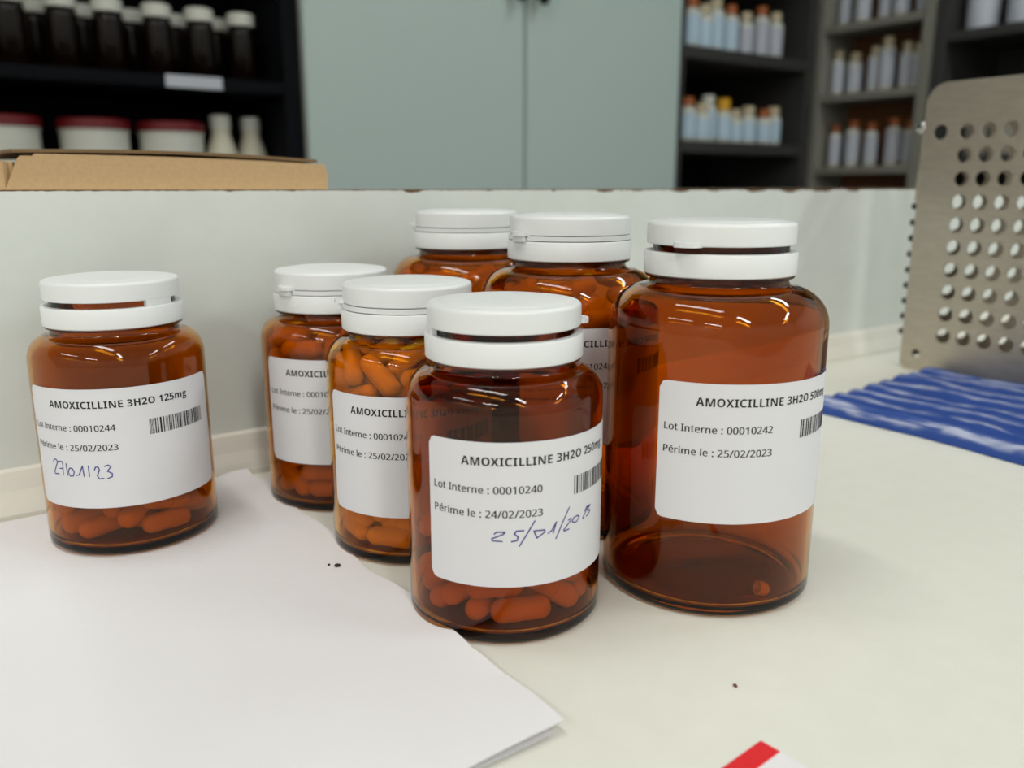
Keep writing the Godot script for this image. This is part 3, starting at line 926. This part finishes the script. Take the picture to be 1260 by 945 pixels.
func build_mat() -> void:
	# ribbed blue cloth: ribs run along Z, the scalloped end looks at the divider
	var n := FastNoiseLite.new()
	n.seed = 5
	n.frequency = 1.0
	var st := begin()
	var x0 := 0.436
	var x1 := 0.598
	var nx := 150
	var nz := 110
	var z_of := func(u: float, v: float) -> float:
		var rib := absf(sin(PI * u * 8.0))
		var far := -0.3005 - 0.014 * u - 0.006 * rib
		return lerpf(far, 0.06, v)
	var top := func(u: float, v: float) -> Vector3:
		var x := lerpf(x0, x1, u)
		var z: float = z_of.call(u, v)
		var ph := u * 8.0 + 0.22 * n.get_noise_2d(z * 9.0, 3.0) + 0.25 * n.get_noise_2d(u * 5.0, 40.0) + 0.06 * n.get_noise_2d(z * 30.0, x * 10.0)
		var rib := pow(absf(sin(PI * ph)), 0.7)
		var h := 0.0018 + 0.0078 * rib * (0.75 + 0.35 * n.get_noise_2d(floor(ph) * 7.0, z * 12.0)) + 0.0007 * n.get_noise_2d(x * 300.0, z * 40.0)
		var e := minf(minf(u * 22.0, (1.0 - u) * 22.0), 0.35 + v * 60.0)
		h *= sqrt(clampf(e, 0.02, 1.0))
		x += 0.004 * n.get_noise_2d(z * 5.0, 8.0) + 0.0022 * sin(z * 18.0)
		return Vector3(x, h, z)
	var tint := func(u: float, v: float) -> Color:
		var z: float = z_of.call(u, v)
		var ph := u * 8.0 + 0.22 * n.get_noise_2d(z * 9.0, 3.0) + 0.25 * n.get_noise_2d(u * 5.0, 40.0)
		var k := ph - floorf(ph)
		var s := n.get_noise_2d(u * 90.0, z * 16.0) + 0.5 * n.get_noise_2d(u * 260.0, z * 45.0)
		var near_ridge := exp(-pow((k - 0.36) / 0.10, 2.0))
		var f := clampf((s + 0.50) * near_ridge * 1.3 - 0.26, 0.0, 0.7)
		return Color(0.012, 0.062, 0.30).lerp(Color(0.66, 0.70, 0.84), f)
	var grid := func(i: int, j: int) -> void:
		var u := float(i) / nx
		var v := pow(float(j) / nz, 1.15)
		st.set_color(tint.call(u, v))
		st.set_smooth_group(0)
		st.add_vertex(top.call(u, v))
	for i in nx:
		for j in nz:
			for k in [[0, 0], [1, 1], [1, 0], [0, 0], [0, 1], [1, 1]]:
				grid.call(i + k[0], j + k[1])
	st.index()
	st.generate_normals()
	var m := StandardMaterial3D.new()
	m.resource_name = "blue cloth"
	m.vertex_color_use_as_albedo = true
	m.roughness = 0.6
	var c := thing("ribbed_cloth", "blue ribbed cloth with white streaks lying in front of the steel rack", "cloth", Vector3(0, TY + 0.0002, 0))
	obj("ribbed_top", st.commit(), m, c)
	var under := begin()
	var ring := []
	for i in nx + 1: ring.append(top.call(float(i) / nx, 0.0))
	for j in range(1, nz + 1): ring.append(top.call(1.0, pow(float(j) / nz, 1.15)))
	for i in range(nx - 1, -1, -1): ring.append(top.call(float(i) / nx, 1.0))
	for j in range(nz - 1, 0, -1): ring.append(top.call(0.0, pow(float(j) / nz, 1.15)))
	var mid := Vector3((x0 + x1) / 2, 0, -0.12)
	for k in ring.size():
		var a: Vector3 = ring[k]
		var b: Vector3 = ring[(k + 1) % ring.size()]
		quad(under, Vector3(a.x, 0, a.z), Vector3(b.x, 0, b.z), b, a, (a - mid) * Vector3(1, 0, 1))
		tri(under, Vector3(a.x, 0, a.z), Vector3(b.x, 0, b.z), mid, Vector3.DOWN)
	obj("hem", under.commit(), mat("blue hem", Color(0.012, 0.062, 0.30).linear_to_srgb(), 0.7), c)


# a sheet given by its height over a grid: u across from the left, v from the divider to the front
func sheet(called: String, label: String, corner: Array, lift: Callable, edge: Callable, m: Material, category := "paper") -> void:
	var st := begin()
	var nu := 60
	var nv := 60
	var at := func(i: int, j: int, up: float) -> Vector3:
		var u := float(i) / nu
		var v := float(j) / nv
		var a: Vector2 = corner[0].lerp(corner[1], u)
		var b: Vector2 = corner[3].lerp(corner[2], u)
		var g := a.lerp(b, v)
		g += edge.call(u, v)
		return Vector3(g.x, lift.call(g, u, v) + up, g.y)
	var th := 0.00025
	for i in nu:
		for j in nv:
			for k in [[0, 0], [1, 0], [1, 1], [0, 0], [1, 1], [0, 1]]:
				st.set_smooth_group(0)
				st.add_vertex(at.call(i + k[0], j + k[1], th))
			for k in [[0, 0], [1, 1], [1, 0], [0, 0], [0, 1], [1, 1]]:
				st.set_smooth_group(1)
				st.add_vertex(at.call(i + k[0], j + k[1], 0.0))
	for k in nu:
		for e in [[k, 0, k + 1, 0], [k + 1, nv, k, nv], [0, k + 1, 0, k], [nu, k, nu, k + 1]]:
			var a: Vector3 = at.call(e[0], e[1], 0.0)
			var b: Vector3 = at.call(e[2], e[3], 0.0)
			var a1: Vector3 = at.call(e[0], e[1], th)
			var b1: Vector3 = at.call(e[2], e[3], th)
			for p in [a, b1, a1, a, b, b1]:
				st.set_smooth_group(2)
				st.add_vertex(p)
	st.index()
	st.generate_normals()
	var o := obj(called, st.commit(), m, null, Vector3(0, TY, 0))
	tag(o, label, category, "white sheets of paper")


func build_papers() -> void:
	var n := FastNoiseLite.new()
	n.seed = 11
	n.frequency = 9.0
	var flat := func(u: float, v: float) -> Vector2: return Vector2.ZERO
	# two sheets: the lower one flat, the upper one with a lifted front corner and a curled right edge
	sheet("paper_sheet", "flat white paper sheet under the other sheet, showing at its right edge", [Vector2(-0.34, -0.3840), Vector2(0.1165, -0.3800), Vector2(0.1150, -0.1455), Vector2(-0.34, -0.1475)],
		func(g: Vector2, u: float, v: float) -> float: return 0.0001 + 0.0009 * smoothstep(0.05, 0.117, g.x) * smoothstep(-0.19, -0.145, g.y), flat, mats["white paper"])
	sheet("paper_sheet", "white paper sheet lying under the leftmost bottle, its front corner raised", [Vector2(-0.34, -0.3850), Vector2(0.1210, -0.3835), Vector2(0.1178, -0.1448), Vector2(-0.34, -0.1462)],
		func(g: Vector2, u: float, v: float) -> float:
			var h := 0.0006 + 0.00045 * maxf(0.0, n.get_noise_2d(g.x, g.y)) * smoothstep(0.12, 0.2, absf(g.x - 0.059) + absf(g.y + 0.349) + 0.08)
			h += 0.0034 * smoothstep(0.045, 0.118, g.x) * smoothstep(-0.20, -0.1445, g.y)
			h += 0.0016 * smoothstep(0.103, 0.117, g.x) * exp(-pow((g.y + 0.232) / 0.016, 2.0))
			h += 0.0030 * smoothstep(0.108, 0.120, g.x) * exp(-pow((g.y + 0.195) / 0.018, 2.0))
			h += 0.0045 * exp(-pow((g.x - 0.112) / 0.012, 2.0)) * smoothstep(-0.374, -0.3845, g.y)
			return h,
		func(u: float, v: float) -> Vector2:
			var far := 1.0 - smoothstep(0.0, 0.06, v)
			var right := smoothstep(0.94, 1.0, u)
			return Vector2(-0.006 * far * right - 0.0015 * right * n.get_noise_2d(v * 0.6, 3.0) + right * 0.0008 * sin(v * 21.0), 0.0012 * far * right),
		mats["white paper"])
	# red edged card at the front edge of the picture
	var c := thing("printed_card", "white card with a red band along its edge, cut off by the picture's lower border", "card", Vector3(0.1560, TY, -0.1140), deg_to_rad(5.0))
	obj("card_stock", span(Vector3(-0.085, 0.0001, -0.0004), Vector3(0.0, 0.0006, 0.05), 0.0001), mats["white paper"], c)
	obj("red_band", span(Vector3(-0.0849, 0.00061, -0.0003), Vector3(-0.0001, 0.00068, 0.0052), 0.00002), mats["red print"], c)
	var bits := begin()
	for k in [[-0.046, 0.0026, 0.0018], [-0.0425, 0.003, 0.0014], [-0.052, 0.0024, 0.002]]:
		add_box(bits, Vector3(k[0], 0.00069, k[1]), Vector3(0.0009, 0.00004, k[2]), 0.00001)
	obj("printed_mark", bits.commit(), mats["black print"], c)
	# crumbs on the bench
	var rng := RandomNumberGenerator.new()
	rng.seed = 8
	var crumbs := [[0.1098, -0.2662, 0.0009, 0.0009, "dark brown crumb by the paper edge left of the bottles", "dark crumb"], [0.1078, -0.2690, 0.0005, 0.0008, "tiny brown crumb just behind the larger crumb on the paper", "dark crumb"], [0.1697, -0.1340, 0.00055, 0.0, "tiny reddish speck on the bare worktop", "red crumb"]]
	mat("dark crumb", Color(0.22, 0.16, 0.10), 0.9)
	mat("red crumb", Color(0.42, 0.20, 0.16), 0.9)
	for k in crumbs:
		var st := begin()
		var s := SphereMesh.new()
		s.radius = k[2]
		s.height = k[2] * 1.3
		s.radial_segments = 10
		s.rings = 6
		var a := s.get_mesh_arrays()
		var v: PackedVector3Array = a[Mesh.ARRAY_VERTEX]
		for i in v.size():
			v[i] *= 1.0 + 0.35 * n.get_noise_3d(v[i].x * 90.0, v[i].y * 90.0, v[i].z * 90.0 + k[0] * 10.0)
			v[i].x *= 1.35
		a[Mesh.ARRAY_VERTEX] = v
		var am := ArrayMesh.new()
		am.add_surface_from_arrays(Mesh.PRIMITIVE_TRIANGLES, a)
		var o := obj("crumb", am, mats[k[5]], null, Vector3(k[0], TY + k[3] + k[2] * 0.6, k[1]))
		o.rotation.y = rng.randf() * TAU
		tag(o, k[4], "crumb")


func build_bottles() -> void:
	var pen_a := [[290, 310, 310, 280, 345, 280, 360, 310, 325, 375, 290, 440, 300, 460, 365, 455], [370, 300, 430, 295, 440, 320, 430, 460], [385, 385, 440, 380], [490, 315, 495, 460], [540, 365, 520, 385, 510, 420, 530, 465, 570, 460, 590, 410, 570, 370, 540, 365], [615, 450, 650, 440, 700, 330, 708, 460], [770, 330, 770, 460], [835, 380, 850, 345, 880, 345, 890, 380, 860, 450, 880, 490, 930, 485], [950, 340, 990, 325, 1020, 345, 975, 400, 1025, 430, 1020, 470, 970, 490]]
	var pen_b := [[90, 375, 110, 350, 185, 350, 170, 375, 70, 430, 75, 455, 160, 462], [350, 340, 285, 340, 265, 375, 300, 410, 290, 455, 240, 465], [450, 235, 310, 525], [440, 355, 470, 445, 545, 385, 540, 360, 440, 355], [575, 410, 610, 385, 660, 290, 625, 420], [800, 155, 720, 330, 655, 495], [790, 310, 815, 295, 830, 310, 740, 410, 745, 428, 800, 420], [860, 300, 840, 340, 860, 365, 900, 360, 930, 315, 910, 292, 860, 300], [1010, 275, 1050, 235, 1065, 245, 985, 350, 1005, 370], [1060, 245, 1110, 235, 1060, 285, 1110, 305, 1075, 340, 1040, 352]]
	var spec := [
		{"x": 0.0591, "z": -0.3488, "lift": 0.00095, "big": false, "opened": true, "tab": -139.0, "hinge": 41.0, "turn": -1.5, "y0": 19.5, "strength": "125mg", "lot": "00010244", "until": "25/02/2023", "pen": pen_a, "pen_x": 0.75, "pen_sx": 0.0314, "pen_y": 46.0, "pen_sy": 0.031,
			"label": "opened amber bottle standing apart at the left on white paper, blue pen date, label 125mg"},
		{"x": 0.1461, "z": -0.3443, "big": false, "opened": false, "tab": -50.0, "turn": 9.0, "y0": 21.5, "strength": "125mg", "lot": "00010244", "until": "25/02/2023",
			"label": "sealed small amber bottle near the divider, left of and behind its twin"},
		{"glass": "light amber glass", "x": 0.1484, "z": -0.2790, "big": false, "opened": false, "tab": -88.0, "turn": 6.5, "y0": 19.0, "strength": "250mg", "lot": "00010243", "until": "25/02/2023",
			"label": "sealed small amber bottle with label lot 00010243, half hidden by the front bottle"},
		{"glass": "dark amber glass", "x": 0.1468, "z": -0.2132, "big": false, "opened": true, "tab": 101.0, "hinge": -79.0, "turn": 25.7, "y0": 19.6, "strength": "250mg", "lot": "00010240", "until": "24/02/2023", "pen": pen_b, "pen_x": 18.4, "pen_sx": 0.0334, "pen_y": 46.2, "pen_sy": 0.026,
			"label": "opened dark amber bottle in front of all, blue pen date, label 250mg"},
		{"glass": "large amber glass", "x": 0.2171, "z": -0.1896, "big": true, "opened": true, "tab": -24.0, "hinge": 156.0, "turn": 35.5, "y0": 32.6, "strength": "500mg", "lot": "00010242", "until": "25/02/2023",
			"label": "large opened and nearly empty amber bottle at the right, label 500mg"},
		{"x": 0.2153, "z": -0.3437, "big": true, "opened": false, "tab": -95.0, "turn": 30.0, "y0": 39.0, "strength": "500mg", "lot": "00010242", "until": "25/02/2023",
			"label": "sealed large amber bottle farthest back, only its cap and shoulder showing"},
		{"x": 0.2143, "z": -0.2650, "big": true, "opened": false, "tab": -50.0, "turn": 31.5, "y0": 39.5, "strength": "500mg", "lot": "00010242", "until": "25/02/2023",
			"label": "sealed large amber bottle between the front bottle and the nearly empty one"},
	]
	var made: Array[Node3D] = []
	for s in spec:
		made.append(pill_bottle(s))
	var all := func(_m: Vector3) -> bool: return true
	fill(made[0], pack(40, false, 0.07, 0.0, 1), "cream capsule in the heap inside the bottle standing apart at the left", "capsules in the left bottle", all)
	fill(made[3], pack(42, false, 0.07, 0.0, 7), "cream capsule in the heap inside the opened front bottle", "capsules in the front bottle", all)
	var small := pack(130, false, 0.0835, 0.0135, 3)
	var facing := func(m: Vector3) -> bool: return absf(atan2(m.x, m.z)) < deg_to_rad(102)
	fill(made[1], small, "cream capsule packed inside the sealed small bottle near the divider", "capsules in the small back bottle", facing)
	var turned := []
	for c in small: turned.append([c[0].rotated(Vector3.UP, 2.0), c[1].rotated(Vector3.UP, 2.0)])
	fill(made[2], turned, "cream capsule packed inside the sealed bottle of lot 00010243", "capsules in the half hidden bottle", facing)
	var large := pack(198, true, 0.107, 0.0185, 5)
	fill(made[6], large, "cream capsule packed inside the sealed large bottle behind the nearly empty one", "capsules in the large middle bottle", func(m: Vector3) -> bool: return absf(atan2(m.x, m.z)) < deg_to_rad(105) and m.y > 0.035)
	var other := []
	for c in large: other.append([c[0].rotated(Vector3.UP, 1.1), c[1].rotated(Vector3.UP, 1.1)])
	fill(made[5], other, "cream capsule packed inside the sealed large bottle farthest back", "capsules in the farthest bottle", func(m: Vector3) -> bool: return absf(atan2(m.x, m.z)) < deg_to_rad(100) and m.y > 0.066)
	# a small cream cup-shaped piece on the floor of the nearly empty bottle
	var st := begin()
	add_lathe(st, mm([0, -3.2, 1.6, -2.9, 2.6, -1.8, 3.2, 0.0, 3.2, 2.4, 2.7, 2.6, 2.4, 0.2, 1.2, -1.4, 0, -1.8]), 16, 50.0)
	var o := obj("cream_piece", st.commit(), mats["capsule"])
	var ang := deg_to_rad(41.0)
	o.transform = made[4].transform * Transform3D(Basis(Vector3(0.3, 0.2, 1).normalized(), 1.35).scaled(Vector3.ONE * 0.75), Vector3(sin(ang) * 0.0293, 0.0062, cos(ang) * 0.0293))
	tag(o, "small cream piece lying alone on the floor of the nearly empty bottle", "capsule")
